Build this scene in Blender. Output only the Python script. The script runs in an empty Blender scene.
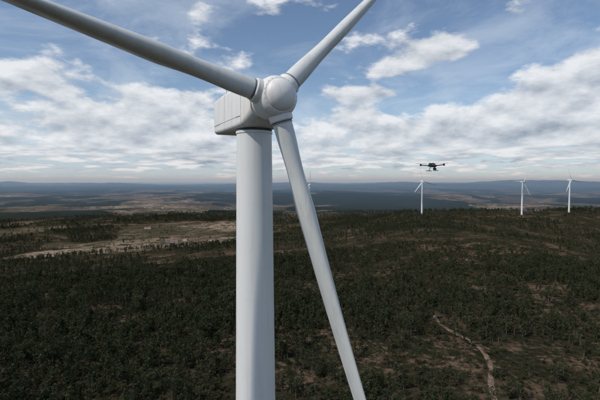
import bpy, bmesh, math, random
import numpy as np
from mathutils import Vector, Matrix
random.seed(4)
rng = np.random.default_rng(11)
scene = bpy.context.scene
R = math.radians

# ------------------------------------------------------------------ noise / terrain
def _hash(ix, iy, seed):
    n = (ix.astype(np.int64) * 374761393 + iy.astype(np.int64) * 668265263 + seed * 1442695041) & 0xFFFFFFFF
    n = ((n ^ (n >> 13)) * 1274126177) & 0xFFFFFFFF
    n = n ^ (n >> 16)
    return (n & 0xFFFFFF) / float(0xFFFFFF)
def vnoise(x, y, seed=0):
    x0 = np.floor(x); y0 = np.floor(y)
    fx = x - x0; fy = y - y0
    fx = fx * fx * fx * (fx * (fx * 6 - 15) + 10); fy = fy * fy * fy * (fy * (fy * 6 - 15) + 10)
    a = _hash(x0, y0, seed); b = _hash(x0 + 1, y0, seed)
    c = _hash(x0, y0 + 1, seed); d = _hash(x0 + 1, y0 + 1, seed)
    return (a * (1 - fx) + b * fx) * (1 - fy) + (c * (1 - fx) + d * fx) * fy
def fbm(x, y, seed=0, octv=4):
    s = 0; a = 0.5; t = 0
    for i in range(octv):
        s = s + a * vnoise(x * 2 ** i + 17.3 * i, y * 2 ** i - 9.1 * i, seed + i)
        t += a; a *= 0.5
    return s / t - 0.5
def sm(a, b, x):
    t = np.clip((x - a) / (b - a), 0, 1)
    return t * t * (3 - 2 * t)
def height(x, y):
    x = np.asarray(x, dtype=float); y = np.asarray(y, dtype=float)
    r = np.hypot(x, y); az = np.degrees(np.arctan2(x, y))
    h = -62 * sm(150, 1100, r)
    h = h + 64 * np.exp(-((y - 960 - 0.05 * x) / 280) ** 2) * sm(-60, 330, x)
    h = h + 30 * np.exp(-((x - 230) / 170) ** 2 - ((y - 560) / 170) ** 2)
    h = h + 9 * fbm(x / 160, y / 160, 3, 4) * sm(40, 250, r)
    h = h + 40 * fbm(x / 420, y / 420, 5, 4) * sm(300, 900, r) * (1 - 0.6 * np.exp(-((y - 960) / 200) ** 2) * sm(-150, 200, x))
    h = h + 90 * fbm(x / 1500, y / 1500, 8, 5) * sm(1500, 3500, r)
    h = h - 25 * sm(1300, 3000, r)
    h = h + 150 * fbm(x / 5200, y / 5200, 9, 5) * sm(3500, 9000, r)
    ridge = np.exp(-((r - 13500) / 2600) ** 2)
    h = h + ridge * (190 * sm(6, 22, az) + 100 * sm(-14, -30, az) + 40) * (0.8 + 1.6 * fbm(x / 2300, y / 2300, 21, 5))
    return h

# ------------------------------------------------------------------ node helpers
def newmat(name):
    m = bpy.data.materials.new(name); m.use_nodes = True
    nt = m.node_tree; nt.nodes.clear()
    out = nt.nodes.new('ShaderNodeOutputMaterial')
    return m, nt, out
def N(nt, t, **kw):
    n = nt.nodes.new(t)
    for k, v in kw.items(): setattr(n, k, v)
    return n
def setin(nt, sock, v):
    if isinstance(v, bpy.types.NodeSocket): nt.links.new(v, sock)
    else: sock.default_value = v
def M(nt, op, a, b=None, c=None, clamp=False):
    n = N(nt, 'ShaderNodeMath', operation=op); n.use_clamp = clamp
    setin(nt, n.inputs[0], a)
    if b is not None: setin(nt, n.inputs[1], b)
    if c is not None: setin(nt, n.inputs[2], c)
    return n.outputs[0]
def MIX(nt, f, a, b):
    n = N(nt, 'ShaderNodeMix', data_type='RGBA')
    setin(nt, n.inputs['Factor'], f)
    def c(v): return v if isinstance(v, bpy.types.NodeSocket) else (v[0], v[1], v[2], 1)
    setin(nt, n.inputs[6], c(a)); setin(nt, n.inputs[7], c(b))
    return n.outputs[2]
def NOISE(nt, vec, scale, detail=4, rough=0.55, dist=0.0):
    n = N(nt, 'ShaderNodeTexNoise')
    nt.links.new(vec, n.inputs['Vector'])
    n.inputs['Scale'].default_value = scale; n.inputs['Detail'].default_value = detail
    n.inputs['Roughness'].default_value = rough; n.inputs['Distortion'].default_value = dist
    return n.outputs['Fac']
def SS(nt, v, a, b, lo=0.0, hi=1.0):
    n = N(nt, 'ShaderNodeMapRange', interpolation_type='SMOOTHSTEP')
    nt.links.new(v, n.inputs['Value'])
    n.inputs['From Min'].default_value = a; n.inputs['From Max'].default_value = b
    n.inputs['To Min'].default_value = lo; n.inputs['To Max'].default_value = hi
    return n.outputs['Result']
def VS(nt, vec, s):
    n = N(nt, 'ShaderNodeMapping'); nt.links.new(vec, n.inputs['Vector'])
    n.inputs['Scale'].default_value = s
    return n.outputs['Vector']

def paint(name, base, dirt, rough=0.42, streak=0.5):
    m, nt, out = newmat(name)
    p = N(nt, 'ShaderNodeBsdfPrincipled')
    pos = N(nt, 'ShaderNodeNewGeometry').outputs['Position']
    n1 = NOISE(nt, VS(nt, pos, (2.2, 2.2, 0.12)), 1.0, 6, 0.65)
    n2 = NOISE(nt, pos, 0.55, 5, 0.6)
    n3 = NOISE(nt, pos, 9.0, 3, 0.6)
    f = M(nt, 'MULTIPLY', SS(nt, n1, 0.45, 0.8), streak)
    f = M(nt, 'ADD', f, M(nt, 'MULTIPLY', SS(nt, n2, 0.45, 0.8), 0.35 * streak))
    f = M(nt, 'ADD', f, M(nt, 'MULTIPLY', SS(nt, n3, 0.55, 0.85), 0.15), clamp=True)
    nt.links.new(MIX(nt, f, base, dirt), p.inputs['Base Color'])
    nt.links.new(SS(nt, n2, 0.3, 0.7, rough - 0.06, rough + 0.12), p.inputs['Roughness'])
    nt.links.new(p.outputs[0], out.inputs[0])
    return m
def plain(name, col, rough=0.6, metal=0.0, var=0.3, scale=8):
    m, nt, out = newmat(name)
    p = N(nt, 'ShaderNodeBsdfPrincipled')
    pos = N(nt, 'ShaderNodeTexCoord').outputs['Object']
    n = NOISE(nt, pos, scale, 4, 0.6)
    d = tuple(c * (1 - var) for c in col); l = tuple(min(1, c * (1 + var)) for c in col)
    nt.links.new(MIX(nt, SS(nt, n, 0.3, 0.7), d, l), p.inputs['Base Color'])
    p.inputs['Roughness'].default_value = rough; p.inputs['Metallic'].default_value = metal
    nt.links.new(p.outputs[0], out.inputs[0])
    return m
m_tower = paint('tower_paint', (0.74, 0.75, 0.74), (0.53, 0.53, 0.50), 0.45, 0.45)
m_nac = paint('nacelle_paint', (0.80, 0.79, 0.77), (0.44, 0.41, 0.37), 0.45, 0.5)
m_blade = paint('blade_paint', (0.66, 0.68, 0.67), (0.44, 0.44, 0.41), 0.38, 0.5)
m_dark = plain('dark_seam', (0.05, 0.055, 0.06), 0.7)
m_seam = plain('panel_seam', (0.28, 0.28, 0.27), 0.7)
m_grey = plain('grey_steel', (0.28, 0.30, 0.31), 0.45, 0.3)
m_conc = plain('concrete', (0.35, 0.34, 0.31), 0.9, 0, 0.2, 1.5)
m_red = plain('beacon_red', (0.35, 0.03, 0.02), 0.3)
m_black = plain('drone_shell', (0.022, 0.023, 0.025), 0.5)
m_carbon = plain('carbon_arm', (0.012, 0.012, 0.013), 0.45)
m_glass = plain('lens_glass', (0.01, 0.01, 0.02), 0.08)

# ------------------------------------------------------------------ mesh helpers
def link(o, parent=None):
    scene.collection.objects.link(o)
    if parent: o.parent = parent
    return o
def obj(name, verts, faces, mats, parent=None, smooth=True, ang=35, midx=None):
    me = bpy.data.meshes.new(name)
    me.from_pydata([tuple(v) for v in verts], [], faces)
    for m in (mats if isinstance(mats, list) else [mats]): me.materials.append(m)
    if midx: me.polygons.foreach_set('material_index', midx)
    bm = bmesh.new(); bm.from_mesh(me)
    bmesh.ops.recalc_face_normals(bm, faces=bm.faces); bm.to_mesh(me); bm.free()
    if smooth:
        me.polygons.foreach_set('use_smooth', [True] * len(me.polygons))
        me.set_sharp_from_angle(angle=R(ang))
    return link(bpy.data.objects.new(name, me), parent)
class Geo:
    def __init__(s): s.v = []; s.f = []; s.m = []
    def loft(s, rings, cap=True, mi=0):
        b = len(s.v); n = len(rings[0])
        for r in rings: s.v += [Vector(p) for p in r]
        for i in range(len(rings) - 1):
            for j in range(n):
                k = (j + 1) % n
                s.f.append((b + i * n + j, b + i * n + k, b + (i + 1) * n + k, b + (i + 1) * n + j)); s.m.append(mi)
        if cap:
            s.f.append(tuple(b + j for j in range(n))[::-1]); s.m.append(mi)
            s.f.append(tuple(b + (len(rings) - 1) * n + j for j in range(n))); s.m.append(mi)
    def tube(s, pts, rad, seg=10, mi=0, cap=True):
        pts = [Vector(p) for p in pts]; rings = []
        ref = None
        for i, p in enumerate(pts):
            d = (pts[min(i + 1, len(pts) - 1)] - pts[max(i - 1, 0)]).normalized()
            if ref is None:
                ref = d.orthogonal().normalized()
            a = (ref - d * ref.dot(d)).normalized(); ref = a
            c = d.cross(a)
            rr = rad[i] if isinstance(rad, (list, tuple)) else rad
            rings.append([p + (a * math.cos(2 * math.pi * j / seg) + c * math.sin(2 * math.pi * j / seg)) * rr for j in range(seg)])
        s.loft(rings, cap, mi)
    def box(s, c, sx, sy, sz, X=Vector((1, 0, 0)), Y=Vector((0, 1, 0)), Z=Vector((0, 0, 1)), bev=0.15, mi=0):
        c = Vector(c); b = min(sx, sy, sz) * bev
        def ring(z, ins):
            hx = sx / 2 - ins; hy = sy / 2 - ins
            return [c + X * px + Y * py + Z * z for px, py in ((-hx + b, -hy), (hx - b, -hy), (hx, -hy + b), (hx, hy - b), (hx - b, hy), (-hx + b, hy), (-hx, hy - b), (-hx, -hy + b))]
        s.loft([ring(-sz / 2, b), ring(-sz / 2 + b, 0), ring(sz / 2 - b, 0), ring(sz / 2, b)], True, mi)
    def make(s, name, mats, parent=None, smooth=True, ang=35):
        return obj(name, s.v, s.f, mats, parent, smooth, ang, s.m)

# ------------------------------------------------------------------ wind turbine
def wind_turbine(tx, ty, hub_z, yaw, phase, overhang=3.8, detail=True, feather=84, tower_r=1.3, base_r=2.15, L=40.0):
    e = bpy.data.objects.new('wind_turbine', None); link(e)
    g0 = float(height(tx, ty))
    e.location = (tx, ty, g0)
    a = R(yaw); hz = hub_z - g0
    top = hz - 1.8
    # tower
    seg = 96 if detail else 20
    g = Geo(); rings = []
    for i in range(41):
        t = i / 40; z = -3 + (top + 3) * t
        rr = base_r + (tower_r - base_r) * min(1, t * 1.0) ** 1.0
        rings.append([Vector((rr * math.cos(2 * math.pi * j / seg), rr * math.sin(2 * math.pi * j / seg), z)) for j in range(seg)])
    g.loft(rings)
    g.make('tower', m_tower, e)
    g = Geo()
    def ringband(z, h, extra, mi=0):
        t = (z + 3) / (top + 3); rr = base_r + (tower_r - base_r) * t + extra
        g.loft([[Vector((q * math.cos(2 * math.pi * j / seg), q * math.sin(2 * math.pi * j / seg), zz)) for j in range(seg)]
                for q, zz in ((rr - 0.05, z - h), (rr, z - h * 0.8), (rr, z + h * 0.8), (rr - 0.05, z + h))], True, mi)
    for z in (top * 0.27, top * 0.55): ringband(z, 0.05, 0.008)
    ringband(top - 0.10, 0.10, 0.05, 0)
    ringband(top + 0.08, 0.1, 0.02, 2)
    g.make('tower_flange', [m_tower, m_grey, m_dark], e)
    if detail:
        g = Geo()
        g.loft([[Vector((q * math.cos(2 * math.pi * j / 32), q * math.sin(2 * math.pi * j / 32), zz)) for j in range(32)] for q, zz in ((6, -3), (6, 0.25), (5.8, 0.35), (2.0, 0.5))])
        g.make('foundation', m_conc, e)
        g = Geo()
        g.box((0, -2.12, 2.6), 1.0, 0.16, 2.2, mi=0); g.box((0, -2.22, 2.6), 0.8, 0.06, 1.9, mi=1)
        for k in range(5): g.box((0, -2.5 - 0.28 * k, 1.4 - 0.22 * k), 1.1, 0.3, 0.08, mi=1)
        g.make('door', [m_grey, m_nac], e)
    # frames
    f = Vector((math.sin(a), -math.cos(a), 0)); sd = Vector((math.cos(a), math.sin(a), 0)); up = Vector((0, 0, 1))
    tl = R(4)
    n = (f * math.cos(tl) + up * math.sin(tl)).normalized()
    e1 = sd; e2 = n.cross(e1)
    H = f * overhang + up * hz
    # nacelle
    zb = top + 0.15
    def rrect(s, w, z0, z1, rad, k=6):
        pts = []
        for cx, cz, a0 in ((w - rad, z1 - rad, 0), (-w + rad, z1 - rad, 90), (-w + rad, z0 + rad, 180), (w - rad, z0 + rad, 270)):
            for i in range(k + 1):
                t = R(a0 + 90 * i / k)
                pts.append(f * s + sd * (cx + rad * math.cos(t)) + up * (cz + rad * math.sin(t)))
        return pts
    g = Geo()
    prof = [(-5.62, 1.1, 0.5, 2.5, 0.3), (-5.55, 1.38, 0.22, 2.78, 0.32), (-5.3, 1.5, 0.1, 2.92, 0.32), (-3.0, 1.55, 0.02, 3.0, 0.32), (0, 1.55, 0.0, 3.02, 0.32),
            (1.3, 1.52, 0.02, 3.02, 0.38), (1.9, 1.42, 0.22, 2.98, 0.5), (2.35, 1.2, 0.6, 2.85, 0.7)]
    g.loft([rrect(s, w, zb + z0, zb + z1, rd) for s, w, z0, z1, rd in prof])
    g.make('nacelle', m_nac, e, ang=40)
    if detail:
        g = Geo()
        def seam(s, w, z0, z1, rd, th=0.035):
            g.loft([rrect(s - th / 2, w, zb + z0, zb + z1, rd), rrect(s + th / 2, w, zb + z0, zb + z1, rd)], True, 0)
        seam(-2.2, 1.556, 0.008, 3.016, 0.33); seam(1.3, 1.526, 0.014, 3.026, 0.386)
        for q in (-1, 1):
            g.box(f * -2.0 + sd * q * 1.553 + up * (zb + 0.75), 6.4, 0.02, 0.03, X=f, Y=sd, mi=0)
        for k in range(9):  # rear grille
            g.box(f * -5.63 + up * (zb + 0.9 + 0.16 * k), 0.05, 1.7, 0.06, X=f, Y=sd, mi=1)
        g.box(f * -3.9 + up * (zb + 3.08), 1.2, 1.3, 0.16, X=f, Y=sd, mi=2)
        g.make('panel_seams_and_vents', [m_seam, m_grey, m_nac], e, smooth=False)
        g = Geo()
        for q in (-0.5, 0.5):
            b = f * -5.0 + sd * q + up * (zb + 2.95)
            g.tube([b, b + up * 0.9], 0.025, 8)
            g.box(b + up * 0.95, 0.28, 0.04, 0.1, X=f, Y=sd)
        b = f * -4.9 + up * (zb + 2.95); g.tube([b, b + up * 0.3], 0.09, 12, 1)
        g.make('mast_and_beacon', [m_grey, m_red], e)
    # main bearing neck
    g = Geo()
    g.tube([H - n * 1.75, H - n * 0.9], 1.05, 32)
    g.make('bearing_neck', m_dark, e)
    # spinner
    g = Geo(); ns = 64 if detail else 20
    def rev(prof, mi=0):
        g.loft([[H + n * s + (e1 * math.cos(2 * math.pi * j / ns) + e2 * math.sin(2 * math.pi * j / ns)) * q for j in range(ns)] for s, q in prof], True, mi)
    rev([(-1.25, 1.0), (-1.22, 1.22), (-1.0, 1.31), (-0.5, 1.39), (0, 1.41), (0.4, 1.37), (0.7, 1.26), (0.86, 1.12), (0.89, 1.05)])
    rev([(0.80, 1.03), (0.9, 1.03)], 1)
    rev([(0.88, 1.0), (0.93, 1.04), (1.0, 1.02), (1.2, 0.86), (1.36, 0.62), (1.45, 0.36), (1.49, 0.12), (1.495, 0.01)])
    us = []
    for k in range(3):
        th = R(phase + 120 * k); us.append(e1 * math.cos(th) + e2 * math.sin(th))
    for u in us:
        g.tube([H + u * 0.7, H + u * 1.52, H + u * 1.6], [0.82, 0.78, 0.72], 40)
        g.tube([H + u * 1.58, H + u * 1.66], 0.665, 40, 1)
        g.tube([H + u * 1.66, H + u * 1.74], 0.685, 40, 2)
    if detail:
        for j in range(24):   # cap bolts
            t = 2 * math.pi * j / 24; c = (e1 * math.cos(t) + e2 * math.sin(t))
            g.tube([H + n * 0.78 + c * 1.13, H + n * 0.86 + c * 1.15], 0.02, 6, 2)
    g.make('hub_spinner', [m_nac, m_dark, m_grey], e, ang=30)
    # blades
    for bi, u in enumerate(us):
        w = u.cross(n)
        npt = 40 if detail else 16; st = 60 if detail else 16
        rings = []
        for i in range(st + 1):
            t = i / st; r = 1.6 + (L - 1.6) * t ** 1.25
            b = float(sm(2.2, 7.5, r))
            chord = 1.3 + 1.15 * float(sm(2.0, 8.0, r)) if r < 8 else 2.45 - (2.45 - 0.75) * ((r - 8) / (L - 8)) ** 0.9
            if r > L - 1.5: chord *= max(0.12, math.sqrt(max(0, (L - r) / 1.5)))
            tc = 0.42 - 0.24 * float(sm(4, 20, r)) if r < 20 else 0.18
            beta = R(feather + 12 * (1 - r / L) ** 2)
            dc = w * math.cos(beta) - n * math.sin(beta); dt = n * math.cos(beta) + w * math.sin(beta)
            ring = []
            for j in range(npt):
                ph = 2 * math.pi * j / npt
                x = 0.5 * (1 + math.cos(ph)); sg = 1 if math.sin(ph) >= 0 else -1
                yt = 5 * tc * (0.2969 * math.sqrt(x) - 0.126 * x - 0.3516 * x * x + 0.2843 * x ** 3 - 0.1015 * x ** 4)
                ax = (x - 0.32) * chord; ay = (sg * yt + 0.02 * math.sin(math.pi * x)) * chord
                cx = 0.65 * math.cos(ph); cy = 0.65 * math.sin(ph)
                ring.append(H + u * r + dc * (cx + (ax - cx) * b) + dt * (cy + (ay - cy) * b) + n * (0.0009 * r * r))
            rings.append(ring)
        g = Geo(); g.loft(rings); g.make('blade', m_blade, e, ang=50)
    return e

wind_turbine(-3.41, 30.0, 85.45, 28, 45.4)
def far_turbine(x, y, hub, yaw, ph):
    wind_turbine(x, y, hub, yaw, ph, overhang=3.8, detail=False, feather=40, tower_r=1.25, base_r=2.1, L=37)
far_turbine(284, 930, 79, 20, 105)
far_turbine(517, 930, 78, 24, 58)
far_turbine(664, 985, 82, 22, 112)
far_turbine(24, 1010, 70, 15, 88)

# ------------------------------------------------------------------ drone
def drone(loc, rot):
    e = bpy.data.objects.new('quadcopter_drone', None); link(e); e.location = loc; e.rotation_euler = rot
    g = Geo()
    def sec(y, w, z0, z1, k=16):
        return [Vector((w * math.copysign(abs(math.cos(t)) ** 0.6, math.cos(t)), y, (z0 + z1) / 2 + (z1 - z0) / 2 * math.copysign(abs(math.sin(t)) ** 0.6, math.sin(t)))) for t in [2 * math.pi * j / k for j in range(k)]]
    g.loft([sec(-0.22, 0.03, -0.02, 0.03), sec(-0.205, 0.07, -0.05, 0.06), (sec(-0.12, 0.09, -0.065, 0.085)), sec(0.08, 0.095, -0.065, 0.09), sec(0.19, 0.08, -0.05, 0.075), sec(0.21, 0.05, -0.03, 0.05)])
    g.box((0, 0.1, 0.105), 0.12, 0.17, 0.05)            # batteries
    g.tube([(0, -0.06, 0.08), (0, -0.06, 0.14)], 0.03, 12)
    g.make('body', m_black, e)
    g = Geo(); p = Geo()
    for sx in (-1, 1):
        for sy in (-1, 1):
            tip = Vector((sx * 0.40, sy * 0.33, 0.045))
            g.tube([(sx * 0.07, sy * 0.12, 0.0), (sx * 0.14, sy * 0.16, 0.015), tip], [0.03, 0.025, 0.022], 10)
            g.tube([tip - Vector((0, 0, 0.045)), tip + Vector((0, 0, 0.05))], [0.045, 0.042], 14)
            g.tube([tip + Vector((0, 0, 0.045)), tip + Vector((0, 0, 0.062))], 0.012, 8)
            an = random.uniform(-0.9, 0.9)
            for q in (0, math.pi):
                d = Vector((math.cos(an + q), math.sin(an + q), 0)); s = Vector((-d.y, d.x, 0))
                c0 = tip + Vector((0, 0, 0.06)); rings = []
                for t, ch in ((0.02, 0.016), (0.06, 0.03), (0.12, 0.034), (0.19, 0.026), (0.235, 0.014)):
                    c = c0 + d * t + Vector((0, 0, 0.02 * t))
                    rings.append([c + s * ch * 0.5 + Vector((0, 0, .006)), c + Vector((0, 0, .010)), c - s * ch * 0.5 - Vector((0, 0, .004)), c - Vector((0, 0, .003))])
                p.loft(rings)
    g.make('arms_and_motors', m_carbon, e); p.make('propellers', m_black, e)
    g = Geo()
    for sx in (-1, 1):
        g.tube([(sx * 0.09, 0, -0.04), (sx * 0.15, 0, -0.13), (sx * 0.20, 0, -0.22)], 0.016, 8)
        g.tube([(sx * 0.20, -0.17, -0.215), (sx * 0.20, -0.15, -0.225), (sx * 0.20, 0.15, -0.225), (sx * 0.20, 0.17, -0.215)], 0.016, 8)
    g.make('landing_gear', m_carbon, e)
    g = Geo()
    g.tube([(0, -0.15, -0.05), (0, -0.15, -0.10)], 0.03, 12)
    g.box((0.065, -0.15, -0.13), 0.02, 0.04, 0.09); g.box((-0.065, -0.15, -0.13), 0.02, 0.04, 0.09); g.box((0, -0.15, -0.095), 0.14, 0.04, 0.02)
    g.box((0, -0.16, -0.145), 0.11, 0.11, 0.085)
    g.tube([(0.02, -0.21, -0.145), (0.02, -0.235, -0.145)], 0.024, 14, 1)
    g.make('gimbal_camera', [m_black, m_glass], e)
drone((6.20, 18.8, 80.70), (R(3), R(-3), R(24)))

# ------------------------------------------------------------------ terrain
def terrain():
    inner = np.linspace(0, 60, 14)
    rad = [60.0]
    while rad[-1] < 60000: rad.append(rad[-1] * 1.0155)
    rad = np.concatenate([inner[:-1] + 0.01, np.array(rad)])
    A = np.concatenate([np.linspace(-60, 60, 620), np.linspace(60, 300, 81)[1:-1]])
    na = len(A); nr = len(rad)
    aa, rr = np.meshgrid(np.radians(A), rad)
    x = rr * np.sin(aa); y = rr * np.cos(aa); z = height(x, y)
    v = np.stack([x, y, z], -1).reshape(-1, 3)
    i, j = np.meshgrid(np.arange(nr - 1), np.arange(na), indexing='ij')
    k = (j + 1) % na
    f = np.stack([i * na + j, (i + 1) * na + j, (i + 1) * na + k, i * na + k], -1).reshape(-1, 4)
    me = bpy.data.meshes.new('ground')
    me.vertices.add(len(v)); me.vertices.foreach_set('co', v.ravel())
    me.loops.add(f.size); me.loops.foreach_set('vertex_index', f.ravel().astype(np.int32))
    me.polygons.add(len(f)); me.polygons.foreach_set('loop_start', np.arange(len(f), dtype=np.int32) * 4)
    me.polygons.foreach_set('use_smooth', np.ones(len(f), dtype=bool))
    me.update(calc_edges=True); me.validate()
    o = bpy.data.objects.new('ground', me); scene.collection.objects.link(o)
    return o
gnd = terrain()

SPOTS = [(-285, 930, 90, 110), (-190, 800, 70, 60), (-430, 1180, 160, 120), (-560, 900, 120, 70), (-130, 1060, 90, 90), (-330, 720, 70, 45), (-60, 860, 60, 50), (-230, 1350, 160, 110), (-700, 1300, 150, 110), (-450, 740, 60, 35), (40, 1300, 120, 120)]
def openness(x, y):
    """open dry land mask: 0 wooded .. 1 bare field"""
    r = np.hypot(x, y); az = np.degrees(np.arctan2(x, y))
    wx = x + 120 * fbm(x / 300, y / 300, 90, 3); wy = y + 300 * fbm(x / 300, y / 300, 95, 3)
    o = fbm(wx / 200, wy / 300, 31, 5) * 3.0
    o2 = fbm(wx / 700, wy / 1300, 36, 5) * 3.0
    near = sm(5, -4, az) * sm(560, 760, r) * sm(2200, 1500, r)
    far = sm(1500, 2200, r)
    sp = 0
    for cx, cy, sx, sy in SPOTS:
        sp = sp + np.exp(-((x - cx) / sx) ** 2 - ((y - cy) / sy) ** 2)
    a = sm(0.24, 0.36, o + 0.52 * np.clip(sp, 0, 1)) * near
    b = sm(0.24, 0.36, o2 + 0.8 * o) * far * (0.35 + 0.65 * sm(12000, 3500, r))
    return np.clip(a + b, 0, 1)
def thin(x, y):
    return sm(0.10, 0.42, fbm(x / 90, y / 90, 51, 4) * 2.0)
co = np.empty(len(gnd.data.vertices) * 3); gnd.data.vertices.foreach_get('co', co); co = co.reshape(-1, 3)
at = gnd.data.attributes.new('open_land', 'FLOAT', 'POINT'); at.data.foreach_set('value', openness(co[:, 0], co[:, 1]).astype(np.float32))
at = gnd.data.attributes.new('thin_land', 'FLOAT', 'POINT'); at.data.foreach_set('value', thin(co[:, 0], co[:, 1]).astype(np.float32))

m, nt, out = newmat('scrub_ground')
pos = N(nt, 'ShaderNodeNewGeometry').outputs['Position']
op = N(nt, 'ShaderNodeAttribute', attribute_name='open_land').outputs['Fac']
tn = N(nt, 'ShaderNodeAttribute', attribute_name='thin_land').outputs['Fac']
big = NOISE(nt, pos, 1 / 230, 5, 0.6); mid = NOISE(nt, pos, 1 / 32, 5, 0.65); fine = NOISE(nt, pos, 1 / 3.0, 4, 0.7)
huge = NOISE(nt, pos, 1 / 1500, 4, 0.6, 0.6)
scrub = MIX(nt, SS(nt, fine, 0.35, 0.65), (0.015, 0.017, 0.010), (0.042, 0.036, 0.022))
scrub = MIX(nt, SS(nt, mid, 0.44, 0.68), scrub, (0.060, 0.046, 0.030))
soil = MIX(nt, SS(nt, fine, 0.3, 0.7), (0.095, 0.063, 0.042), (0.18, 0.12, 0.082))
soilmask = M(nt, 'MULTIPLY', SS(nt, M(nt, 'ADD', M(nt, 'MULTIPLY', mid, 0.6), M(nt, 'MULTIPLY', fine, 0.4)), 0.49, 0.58), SS(nt, tn, 0.0, 1.0, 0.15, 0.85))
col = MIX(nt, soilmask, scrub, soil)
field = MIX(nt, SS(nt, big, 0.42, 0.58), (0.12, 0.085, 0.057), (0.32, 0.245, 0.175))
field = MIX(nt, SS(nt, mid, 0.48, 0.60), field, (0.040, 0.038, 0.024))
vf = N(nt, 'ShaderNodeTexVoronoi'); nt.links.new(pos, vf.inputs['Vector']); vf.inputs['Scale'].default_value = 1 / 170
hs = N(nt, 'ShaderNodeSeparateColor'); nt.links.new(vf.outputs['Color'], hs.inputs[0])
field = MIX(nt, M(nt, 'MULTIPLY', hs.outputs[0], 0.75), field, (0.050, 0.048, 0.028))
col = MIX(nt, op, col, field)
farf = N(nt, 'ShaderNodeVectorMath', operation='LENGTH'); nt.links.new(pos, farf.inputs[0])
wood = SS(nt, farf.outputs['Value'], 1300, 2200)          # the plain beyond the instanced trees is closed woodland
col = MIX(nt, M(nt, 'MULTIPLY', wood, M(nt, 'SUBTRACT', 0.85, M(nt, 'MULTIPLY', op, 0.85))), col, (0.017, 0.023, 0.014))
col = MIX(nt, M(nt, 'MULTIPLY', SS(nt, huge, 0.45, 0.6), 0.35), col, (0.014, 0.020, 0.014))
vor = N(nt, 'ShaderNodeTexVoronoi'); nt.links.new(pos, vor.inputs['Vector']); vor.inputs['Scale'].default_value = 1 / 11
vm = M(nt, 'MULTIPLY', SS(nt, vor.outputs['Distance'], 0.45, 0.2), SS(nt, big, 0.4, 0.55))
col = MIX(nt, M(nt, 'MULTIPLY', vm, 0.75), col, (0.012, 0.017, 0.008))
p = N(nt, 'ShaderNodeBsdfDiffuse'); nt.links.new(col, p.inputs['Color'])
bp = N(nt, 'ShaderNodeBump'); bp.inputs['Strength'].default_value = 0.8; bp.inputs['Distance'].default_value = 1.5
nt.links.new(mid, bp.inputs['Height']); nt.links.new(bp.outputs[0], p.inputs['Normal'])
nt.links.new(p.outputs[0], out.inputs[0]); gnd.data.materials.append(m)

# ------------------------------------------------------------------ dirt tracks
m_track = plain('track_dirt', (0.155, 0.105, 0.070), 0.95, 0, 0.4, 0.35)
def resample(pts, step=3.0):
    P = [Vector((a, b, 0)) for a, b in pts]; outp = []
    for i in range(len(P) - 1):
        p0 = P[max(i - 1, 0)]; p1 = P[i]; p2 = P[i + 1]; p3 = P[min(i + 2, len(P) - 1)]
        n = max(2, int((p2 - p1).length / step))
        for k in range(n):
            t = k / n
            outp.append(0.5 * ((2 * p1) + (p2 - p0) * t + (2 * p0 - 5 * p1 + 4 * p2 - p3) * t * t + (3 * p1 - p0 - 3 * p2 + p3) * t ** 3))
    outp.append(P[-1]); return outp
track_pts = []
def track(pts, width):
    c = resample(pts); v = []; f = []; cols = 7
    for i, q in enumerate(c):
        d = (c[min(i + 1, len(c) - 1)] - c[max(i - 1, 0)]).normalized(); s = Vector((d.y, -d.x, 0))
        nz = lambda o: fbm(np.array([q.x / 6 + o]), np.array([q.y / 6]), 77, 3)[0]
        w = width
        track_pts.append((q.x, q.y, w))
        for k in range(cols):
            a = q + s * (w * (k / (cols - 1) - 0.5) * (1 + 1.3 * nz(50 if k < 3 else 0)) + 1.2 * nz(90))
            lift = 0.35 if 0 < k < cols - 1 else -0.4
            v.append((a.x, a.y, float(height(a.x, a.y)) + lift))
    for i in range(len(c) - 1):
        for k in range(cols - 1):
            f.append((i * cols + k, i * cols + k + 1, (i + 1) * cols + k + 1, (i + 1) * cols + k))
    obj('dirt_track', v, f, m_track, None)
track([(68, 132), (75, 153), (85, 176), (88, 190), (86, 204), (79, 220), (80, 236)], 2.8)
track([(-24, 262), (-12, 264), (8, 256), (22, 244), (34, 238)], 2.8)
track([(6, 330), (10, 305), (18, 285), (24, 262)], 2.8)
track([(-420, 760), (-300, 700), (-255, 760), (-300, 850), (-260, 930), (-180, 940), (-120, 1030), (-60, 1080)], 8)
track([(-255, 760), (-180, 800), (-130, 880), (-40, 900)], 8)
track([(-520, 620), (-430, 640), (-380, 700), (-300, 700)], 6)
track([(-700, 1350), (-480, 1300), (-300, 1380), (-60, 1300)], 11)
tp = np.array(track_pts)

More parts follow.
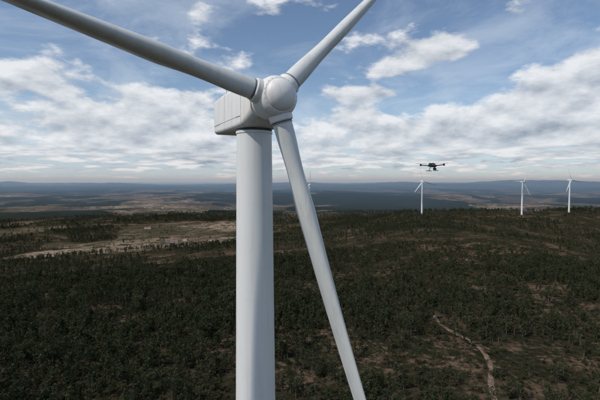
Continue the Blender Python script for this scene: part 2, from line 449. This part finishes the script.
# ------------------------------------------------------------------ farmhouses in the valley
m_wall = plain('whitewash', (0.55, 0.52, 0.47), 0.8, 0, 0.12, 1)
m_roof = plain('clay_tiles', (0.22, 0.115, 0.08), 0.85, 0, 0.25, 2)
m_win = plain('window_glass', (0.03, 0.035, 0.04), 0.2)
def farmhouse(x, y, L, W, Hh, rot):
    e = bpy.data.objects.new('farmhouse', None); link(e); e.location = (x, y, float(height(x, y))); e.rotation_euler = (0, 0, R(rot))
    g = Geo(); g.box((0, 0, Hh / 2 - 1), L, W, Hh + 2, bev=0.01); g.make('walls', m_wall, e, smooth=False)
    rh = W * 0.28; o = 0.4
    v = [(-L / 2 - o, -W / 2 - o, Hh), (L / 2 + o, -W / 2 - o, Hh), (L / 2 + o, W / 2 + o, Hh), (-L / 2 - o, W / 2 + o, Hh), (-L / 2 - o, 0, Hh + rh), (L / 2 + o, 0, Hh + rh)]
    obj('roof', [(a, b, c + 0.01) for a, b, c in v], [(0, 1, 5, 4), (2, 3, 4, 5), (0, 4, 3), (1, 2, 5), (0, 3, 2, 1)], m_roof, e, smooth=False)
    g = Geo()
    for s in (-1, 1):
        for k in range(int(L // 4)):
            g.box((-L / 2 + 2.2 + 4 * k, s * W / 2, Hh * 0.55), 1.1, 0.12, 1.2, bev=0.02)
    g.box((0.3, -W / 2 - 0.03, 1.05), 1.0, 0.12, 2.1, bev=0.02)
    g.make('windows_and_door', m_win, e, smooth=False)
    g = Geo(); g.box((L / 4, W / 5, Hh + rh), 0.9, 0.9, 1.8, bev=0.03); g.make('chimney', m_wall, e, smooth=False)
for a in ((-292, 925, 16, 8, 3.6, 12), (-272, 948, 11, 7, 3.4, -30), (-312, 945, 18, 8, 4, 20), (-455, 1190, 18, 8, 4, 5),
          (-900, 2400, 24, 10, 5, 10), (-840, 2450, 20, 9, 5, -30), (-960, 2500, 26, 10, 5, 45)):
    farmhouse(*a)

# ------------------------------------------------------------------ vegetation
def leafmat(name, c1, c2):
    m, nt, out = newmat(name)
    oi = N(nt, 'ShaderNodeObjectInfo').outputs['Random']
    d = N(nt, 'ShaderNodeBsdfDiffuse')
    nt.links.new(MIX(nt, oi, c1, c2), d.inputs[0]); nt.links.new(d.outputs[0], out.inputs[0])
    return m
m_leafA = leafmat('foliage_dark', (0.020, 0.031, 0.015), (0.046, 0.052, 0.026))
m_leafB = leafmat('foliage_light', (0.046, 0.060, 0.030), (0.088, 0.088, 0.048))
m_leafC = leafmat('scrub_foliage', (0.030, 0.032, 0.017), (0.070, 0.060, 0.036))
m_bark = plain('bark', (0.11, 0.085, 0.065), 0.9, 0, 0.3, 3)
def clump(g, c, rad, n, size, mi):
    for _ in range(n):
        d = Vector((random.gauss(0, 1), random.gauss(0, 1), random.gauss(0, 0.8))); d = d.normalized() * rad * random.random() ** 0.45
        q = c + d
        a = Vector((random.gauss(0, 1), random.gauss(0, 1), random.gauss(0, 0.6))).normalized(); b = a.orthogonal().normalized()
        b = (b * math.cos(random.uniform(0, 3)) + a.cross(b) * math.sin(1.0)).normalized()
        s = size * random.uniform(0.6, 1.3); k = len(g.v)
        g.v += [q - a * s, q + b * s * 0.6, q + a * s, q - b * s * 0.6]; g.f.append((k, k + 1, k + 2, k + 3)); g.m.append(mi)
col_t = bpy.data.collections.new('tree_kinds'); col_s = bpy.data.collections.new('shrub_kinds')
def finish(g, name, mats, col):
    me = bpy.data.meshes.new(name); me.from_pydata([tuple(v) for v in g.v], [], g.f)
    for mm in mats: me.materials.append(mm)
    me.polygons.foreach_set('material_index', g.m)
    o = bpy.data.objects.new(name, me); col.objects.link(o)
def tree(kind):
    g = Geo(); Ht = 7.0
    lean = Vector((random.uniform(-.3, .3), random.uniform(-.3, .3), 0))
    pts = [Vector((0, 0, -0.5)) + lean * 0] + [lean * (t * t) + Vector((random.uniform(-.06, .06), random.uniform(-.06, .06), Ht * t)) for t in (0.2, 0.45, 0.7, 0.95)]
    g.tube(pts, [0.17, 0.14, 0.10, 0.06, 0.02], 6, 0)
    nl = 15
    for i in range(nl):
        t = (0.22 if kind != 2 else 0.45) + 0.72 * (i / nl) * (1 if kind != 2 else 0.75)
        base = lean * t * t + Vector((0, 0, Ht * t))
        az = i * 2.4 + random.uniform(-.4, .4)
        if kind == 0: ln = (1 - t) * 2.0 + 0.35; el = 0.25; cr = 0.55
        elif kind == 1: ln = 1.15 * math.sin(math.pi * min(1, (t - 0.1) * 1.05)) + 0.2; el = 0.9; cr = 0.62
        else: ln = 1.9 * math.sin(math.pi * min(1, (t - 0.30) * 1.2)) + 0.25; el = 0.45; cr = 0.75
        ln *= random.uniform(0.6, 1.25)
        d = Vector((math.cos(az) * math.cos(el), math.sin(az) * math.cos(el), math.sin(el)))
        tip = base + d * ln
        g.tube([base, base + d * ln * 0.6 + Vector((0, 0, .05)), tip], [0.045, 0.03, 0.012], 4, 0, False)
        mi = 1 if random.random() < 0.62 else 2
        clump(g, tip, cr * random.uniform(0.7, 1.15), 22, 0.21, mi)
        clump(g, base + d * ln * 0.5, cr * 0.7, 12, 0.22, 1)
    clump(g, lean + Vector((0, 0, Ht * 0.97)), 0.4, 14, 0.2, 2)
    finish(g, 'tree_kind', [m_bark, m_leafA, m_leafB], col_t)
for k in (0, 0, 0, 1, 1, 2, 2): tree(k)
for k in range(4):
    g = Geo()
    for i in range(6):
        d = Vector((random.gauss(0, .5), random.gauss(0, .5), random.uniform(.3, .9)))
        g.tube([(0, 0, -0.1), d * 0.6, d], [0.03, 0.02, 0.01], 4, 0, False)
        clump(g, d, 0.5, 17, 0.17, 1 if k % 2 else 2)
    finish(g, 'shrub_kind', [m_bark, m_leafC, m_leafA], col_s)

def scatter(name, coll, xs, ys, scl, nk):
    z = height(xs, ys)
    me = bpy.data.meshes.new(name); me.vertices.add(len(xs))
    me.vertices.foreach_set('co', np.stack([xs, ys, z], -1).ravel())
    a = me.attributes.new('tscale', 'FLOAT', 'POINT'); a.data.foreach_set('value', scl.astype(np.float32))
    a = me.attributes.new('trot', 'FLOAT_VECTOR', 'POINT')
    rot = np.stack([rng.normal(0, .05, len(xs)), rng.normal(0, .05, len(xs)), rng.uniform(0, 6.28, len(xs))], -1)
    a.data.foreach_set('vector', rot.astype(np.float32).ravel())
    a = me.attributes.new('tkind', 'INT', 'POINT'); a.data.foreach_set('value', rng.integers(0, nk, len(xs)).astype(np.int32))
    o = bpy.data.objects.new(name, me); scene.collection.objects.link(o)
    ng = bpy.data.node_groups.new(name + '_nodes', 'GeometryNodeTree')
    ng.interface.new_socket('Geometry', in_out='INPUT', socket_type='NodeSocketGeometry')
    ng.interface.new_socket('Geometry', in_out='OUTPUT', socket_type='NodeSocketGeometry')
    gi = ng.nodes.new('NodeGroupInput'); go = ng.nodes.new('NodeGroupOutput')
    ci = ng.nodes.new('GeometryNodeCollectionInfo'); ci.inputs['Collection'].default_value = coll
    ci.inputs['Separate Children'].default_value = True; ci.inputs['Reset Children'].default_value = True
    ip = ng.nodes.new('GeometryNodeInstanceOnPoints'); ip.inputs['Pick Instance'].default_value = True
    def na(nm, tp):
        q = ng.nodes.new('GeometryNodeInputNamedAttribute'); q.data_type = tp; q.inputs['Name'].default_value = nm
        return q.outputs['Attribute']
    L = ng.links.new
    L(gi.outputs[0], ip.inputs['Points']); L(ci.outputs[0], ip.inputs['Instance'])
    L(na('tkind', 'INT'), ip.inputs['Instance Index']); L(na('trot', 'FLOAT_VECTOR'), ip.inputs['Rotation']); L(na('tscale', 'FLOAT'), ip.inputs['Scale'])
    L(ip.outputs[0], go.inputs[0])
    md = o.modifiers.new('scatter', 'NODES'); md.node_group = ng
    return o
def clear_of_tracks(xs, ys, margin):
    keep = np.ones(len(xs), bool)
    for s in range(0, len(tp), 60):
        q = tp[s:s + 60]
        d = np.min(np.hypot(xs[:, None] - q[None, :, 0], ys[:, None] - q[None, :, 1]) - q[None, :, 2] * 0.5, axis=1)
        keep &= d > margin
    return keep
def wedge(n, r0, r1, az=52, power=0.5):
    t = rng.random(n); r = np.sqrt(r0 * r0 + t * (r1 * r1 - r0 * r0)); a = np.radians(rng.uniform(-az, az, n))
    return r * np.sin(a), r * np.cos(a)
def forest(n, r0, r1, base):
    x, y = wedge(n, r0, r1)
    dens = np.clip(0.62 + 3.2 * fbm(x / 120, y / 120, 61, 4) + 1.2 * fbm(x / 22, y / 22, 62, 3), 0.06, 1)
    dens = dens * (1 - 0.95 * openness(x, y)) * (1 - 0.78 * thin(x, y))
    k = rng.random(n) < dens * base
    k &= np.hypot(x + 3.4, y - 30) > 25
    return x[k], y[k]
xa, ya = forest(23000, 70, 500, 1.0)
xb, yb = forest(70000, 500, 1900, 1.0)
x = np.concatenate([xa, xb]); y = np.concatenate([ya, yb]); k = clear_of_tracks(x, y, 0.6); x = x[k]; y = y[k]
scatter('pine_and_eucalyptus_forest', col_t, x, y, np.clip(rng.normal(0.82, 0.28, len(x)), 0.35, 1.5) * (1 + 0.25 * sm(500, 1500, np.hypot(x, y))), 7)
xs_, ys_ = wedge(34000, 70, 520)
dn = np.clip(0.6 + 1.4 * fbm(xs_ / 40, ys_ / 40, 71, 4), 0.1, 1) * (1 - 0.6 * thin(xs_, ys_))
k = (rng.random(len(xs_)) < dn) & clear_of_tracks(xs_, ys_, 0.2); xs_ = xs_[k]; ys_ = ys_[k]
scatter('scrub_bushes', col_s, xs_, ys_, rng.uniform(0.5, 1.9, len(xs_)), 4)

# ------------------------------------------------------------------ haze over the distant plain
g = Geo(); g.box((0, 31000, -85), 116000, 59000, 630, bev=0.001)
hz = g.make('atmosphere_haze', plain('tmp', (1, 1, 1)), None, smooth=False)
m, nt, out = newmat('haze_volume'); vs = N(nt, 'ShaderNodeVolumeScatter')
vs.inputs['Color'].default_value = (0.45, 0.68, 1.0, 1); vs.inputs['Density'].default_value = 1.0e-4; vs.inputs['Anisotropy'].default_value = 0.1
nt.links.new(vs.outputs[0], out.inputs['Volume']); hz.data.materials.clear(); hz.data.materials.append(m)

# ------------------------------------------------------------------ sun + sky
sun_el, sun_rot = R(48), R(-122)
S = Vector((math.sin(sun_rot) * math.cos(sun_el), math.cos(sun_rot) * math.cos(sun_el), math.sin(sun_el)))
sl = bpy.data.lights.new('sun', 'SUN'); sl.energy = 2.8; sl.angle = R(0.5); sl.color = (1, 0.93, 0.84)
so = link(bpy.data.objects.new('sun', sl)); so.rotation_euler = (-S).to_track_quat('-Z', 'Y').to_euler(); so.location = (0, 0, 300)

w = bpy.data.worlds.new('World'); scene.world = w; w.use_nodes = True
try:
    w.cycles.sampling_method = 'MANUAL'; w.cycles.sample_map_resolution = 512
except Exception as ex: print(ex)
nt = w.node_tree; nt.nodes.clear(); out = N(nt, 'ShaderNodeOutputWorld')
sky = N(nt, 'ShaderNodeTexSky', sky_type='NISHITA'); sky.sun_disc = False; sky.sun_elevation = sun_el; sky.sun_rotation = sun_rot
sky.altitude = 300; sky.air_density = 1.0; sky.dust_density = 0.6; sky.ozone_density = 1.5
d0 = N(nt, 'ShaderNodeTexCoord').outputs['Generated']
clouds = [ # az, el, width, height, weight (degrees)
 (32, 9.5, 9, 3.0, 1.0), (16, 6.8, 12, 2.2, .85), (37, 7, 8, 3.5, .6), (19, 17.2, 6.0, 1.8, 1.0), (13, 15.0, 4, 1.2, .7), (11, 12.0, 7, 1.0, .8), (28.5, 20.5, 3, 1.5, .8),
 (37, 13.5, 4, 1.6, .75), (5, 9, 5, 1.8, .6), (-36, 12.0, 5, 2.2, .9), (-19, 10.8, 9, 2.3, .95), (-28, 7.0, 13, 2.4, .85), (-12, 6.0, 9, 2.5, .8),
 (-18, 21.5, 10, 1.6, .3), (0, 3.2, 70, 2.4, .62),
 (0, 38, 200, 9, .45)]
sx = N(nt, 'ShaderNodeSeparateXYZ'); nt.links.new(d0, sx.inputs[0]); X, Y, Z = sx.outputs
az = M(nt, 'MULTIPLY', M(nt, 'ARCTAN2', X, Y), 57.2958)
el = M(nt, 'MULTIPLY', M(nt, 'ARCSINE', Z), 57.2958)
tot = None; grad = None
for a, e, sa, se, wt in clouds:
    u = M(nt, 'MULTIPLY', M(nt, 'SUBTRACT', az, a), 1 / sa); v = M(nt, 'MULTIPLY', M(nt, 'SUBTRACT', el, e), 1 / se)
    q = M(nt, 'MULTIPLY', M(nt, 'MULTIPLY_ADD', u, u, M(nt, 'MULTIPLY', v, v)), -1)
    gs = M(nt, 'MULTIPLY', M(nt, 'EXPONENT', q), wt)
    gr = M(nt, 'MULTIPLY', gs, v)          # >0 near tops, <0 near bases
    tot = gs if tot is None else M(nt, 'ADD', tot, gs)
    grad = gr if grad is None else M(nt, 'ADD', grad, gr)
tot = M(nt, 'MINIMUM', tot, 1.0)
def cloudnoise(vec, det):
    s = N(nt, 'ShaderNodeSeparateXYZ'); nt.links.new(vec, s.inputs[0]); X, Y, Z = s.outputs
    def co(c, k):
        den = M(nt, 'ADD', M(nt, 'MAXIMUM', Z, 0.0), c)
        cb = N(nt, 'ShaderNodeCombineXYZ')
        nt.links.new(M(nt, 'DIVIDE', X, den), cb.inputs[0]); nt.links.new(M(nt, 'DIVIDE', Y, den), cb.inputs[1]); nt.links.new(M(nt, 'MULTIPLY', Z, k), cb.inputs[2])
        return cb.outputs[0]
    puff = NOISE(nt, co(0.75, 1.8), 6.0, det, 0.56, 0.0)
    streak = NOISE(nt, co(0.12, 12), 2.6, det - 2, 0.57, 0.0)
    f = SS(nt, M(nt, 'MULTIPLY', Z, 57.3), 6.5, 2.5)
    return M(nt, 'ADD', M(nt, 'MULTIPLY', puff, M(nt, 'SUBTRACT', 1.0, f)), M(nt, 'MULTIPLY', streak, f)), co
n1, cof = cloudnoise(d0, 9)
off = N(nt, 'ShaderNodeVectorMath', operation='ADD'); nt.links.new(d0, off.inputs[0]); off.inputs[1].default_value = (-0.010, 0, 0.022)
n2, _ = cloudnoise(off.outputs[0], 5)
d1 = M(nt, 'ADD', tot, M(nt, 'MULTIPLY', M(nt, 'SUBTRACT', n1, 0.5), 3.2))
mask = SS(nt, d1, 0.24, 0.60)
lit = M(nt, 'ADD', 0.70, M(nt, 'MULTIPLY', M(nt, 'SUBTRACT', n1, n2), 3.0))
lit = M(nt, 'ADD', lit, M(nt, 'MULTIPLY', grad, 0.34))
lit = M(nt, 'SUBTRACT', lit, M(nt, 'MULTIPLY', SS(nt, d1, 0.6, 1.8), 0.28), clamp=True)
ccol = MIX(nt, lit, (0.25, 0.31, 0.40), (0.88, 0.90, 0.93))
veil = M(nt, 'MULTIPLY', SS(nt, el, 14.0, 0.0), 0.65)
# thin cirrus sheet
cir = NOISE(nt, cof(0.2, 1.0), 1.7, 7, 0.6, 0.6)
cirm = M(nt, 'MULTIPLY', SS(nt, cir, 0.42, 0.68), 0.42)
b1 = N(nt, 'ShaderNodeBackground'); nt.links.new(sky.outputs[0], b1.inputs[0]); b1.inputs[1].default_value = 0.11
b2 = N(nt, 'ShaderNodeBackground'); nt.links.new(ccol, b2.inputs[0]); b2.inputs[1].default_value = 0.95
b3 = N(nt, 'ShaderNodeBackground'); b3.inputs[0].default_value = (0.47, 0.62, 0.79, 1)
b4 = N(nt, 'ShaderNodeBackground'); b4.inputs[0].default_value = (0.62, 0.70, 0.80, 1)
mxa = N(nt, 'ShaderNodeMixShader'); nt.links.new(veil, mxa.inputs[0]); nt.links.new(b1.outputs[0], mxa.inputs[1]); nt.links.new(b3.outputs[0], mxa.inputs[2])
mxc = N(nt, 'ShaderNodeMixShader'); nt.links.new(cirm, mxc.inputs[0]); nt.links.new(mxa.outputs[0], mxc.inputs[1]); nt.links.new(b4.outputs[0], mxc.inputs[2])
mxb = N(nt, 'ShaderNodeMixShader'); nt.links.new(M(nt, 'MULTIPLY', mask, 0.93), mxb.inputs[0]); nt.links.new(mxc.outputs[0], mxb.inputs[1]); nt.links.new(b2.outputs[0], mxb.inputs[2])
nt.links.new(mxb.outputs[0], out.inputs[0])

# ------------------------------------------------------------------ camera
cam = bpy.data.cameras.new('camera'); cam.sensor_width = 36; cam.lens = 24; cam.clip_start = 0.1; cam.clip_end = 200000
c = link(bpy.data.objects.new('camera', cam)); c.location = (0, 0, 80); c.rotation_euler = (R(90 - 2.75), 0, 0)
scene.camera = c
scene.view_settings.view_transform = 'Standard'; scene.view_settings.look = 'None'; scene.view_settings.exposure = 0
print('trees', len(x), 'shrubs', len(xs_))
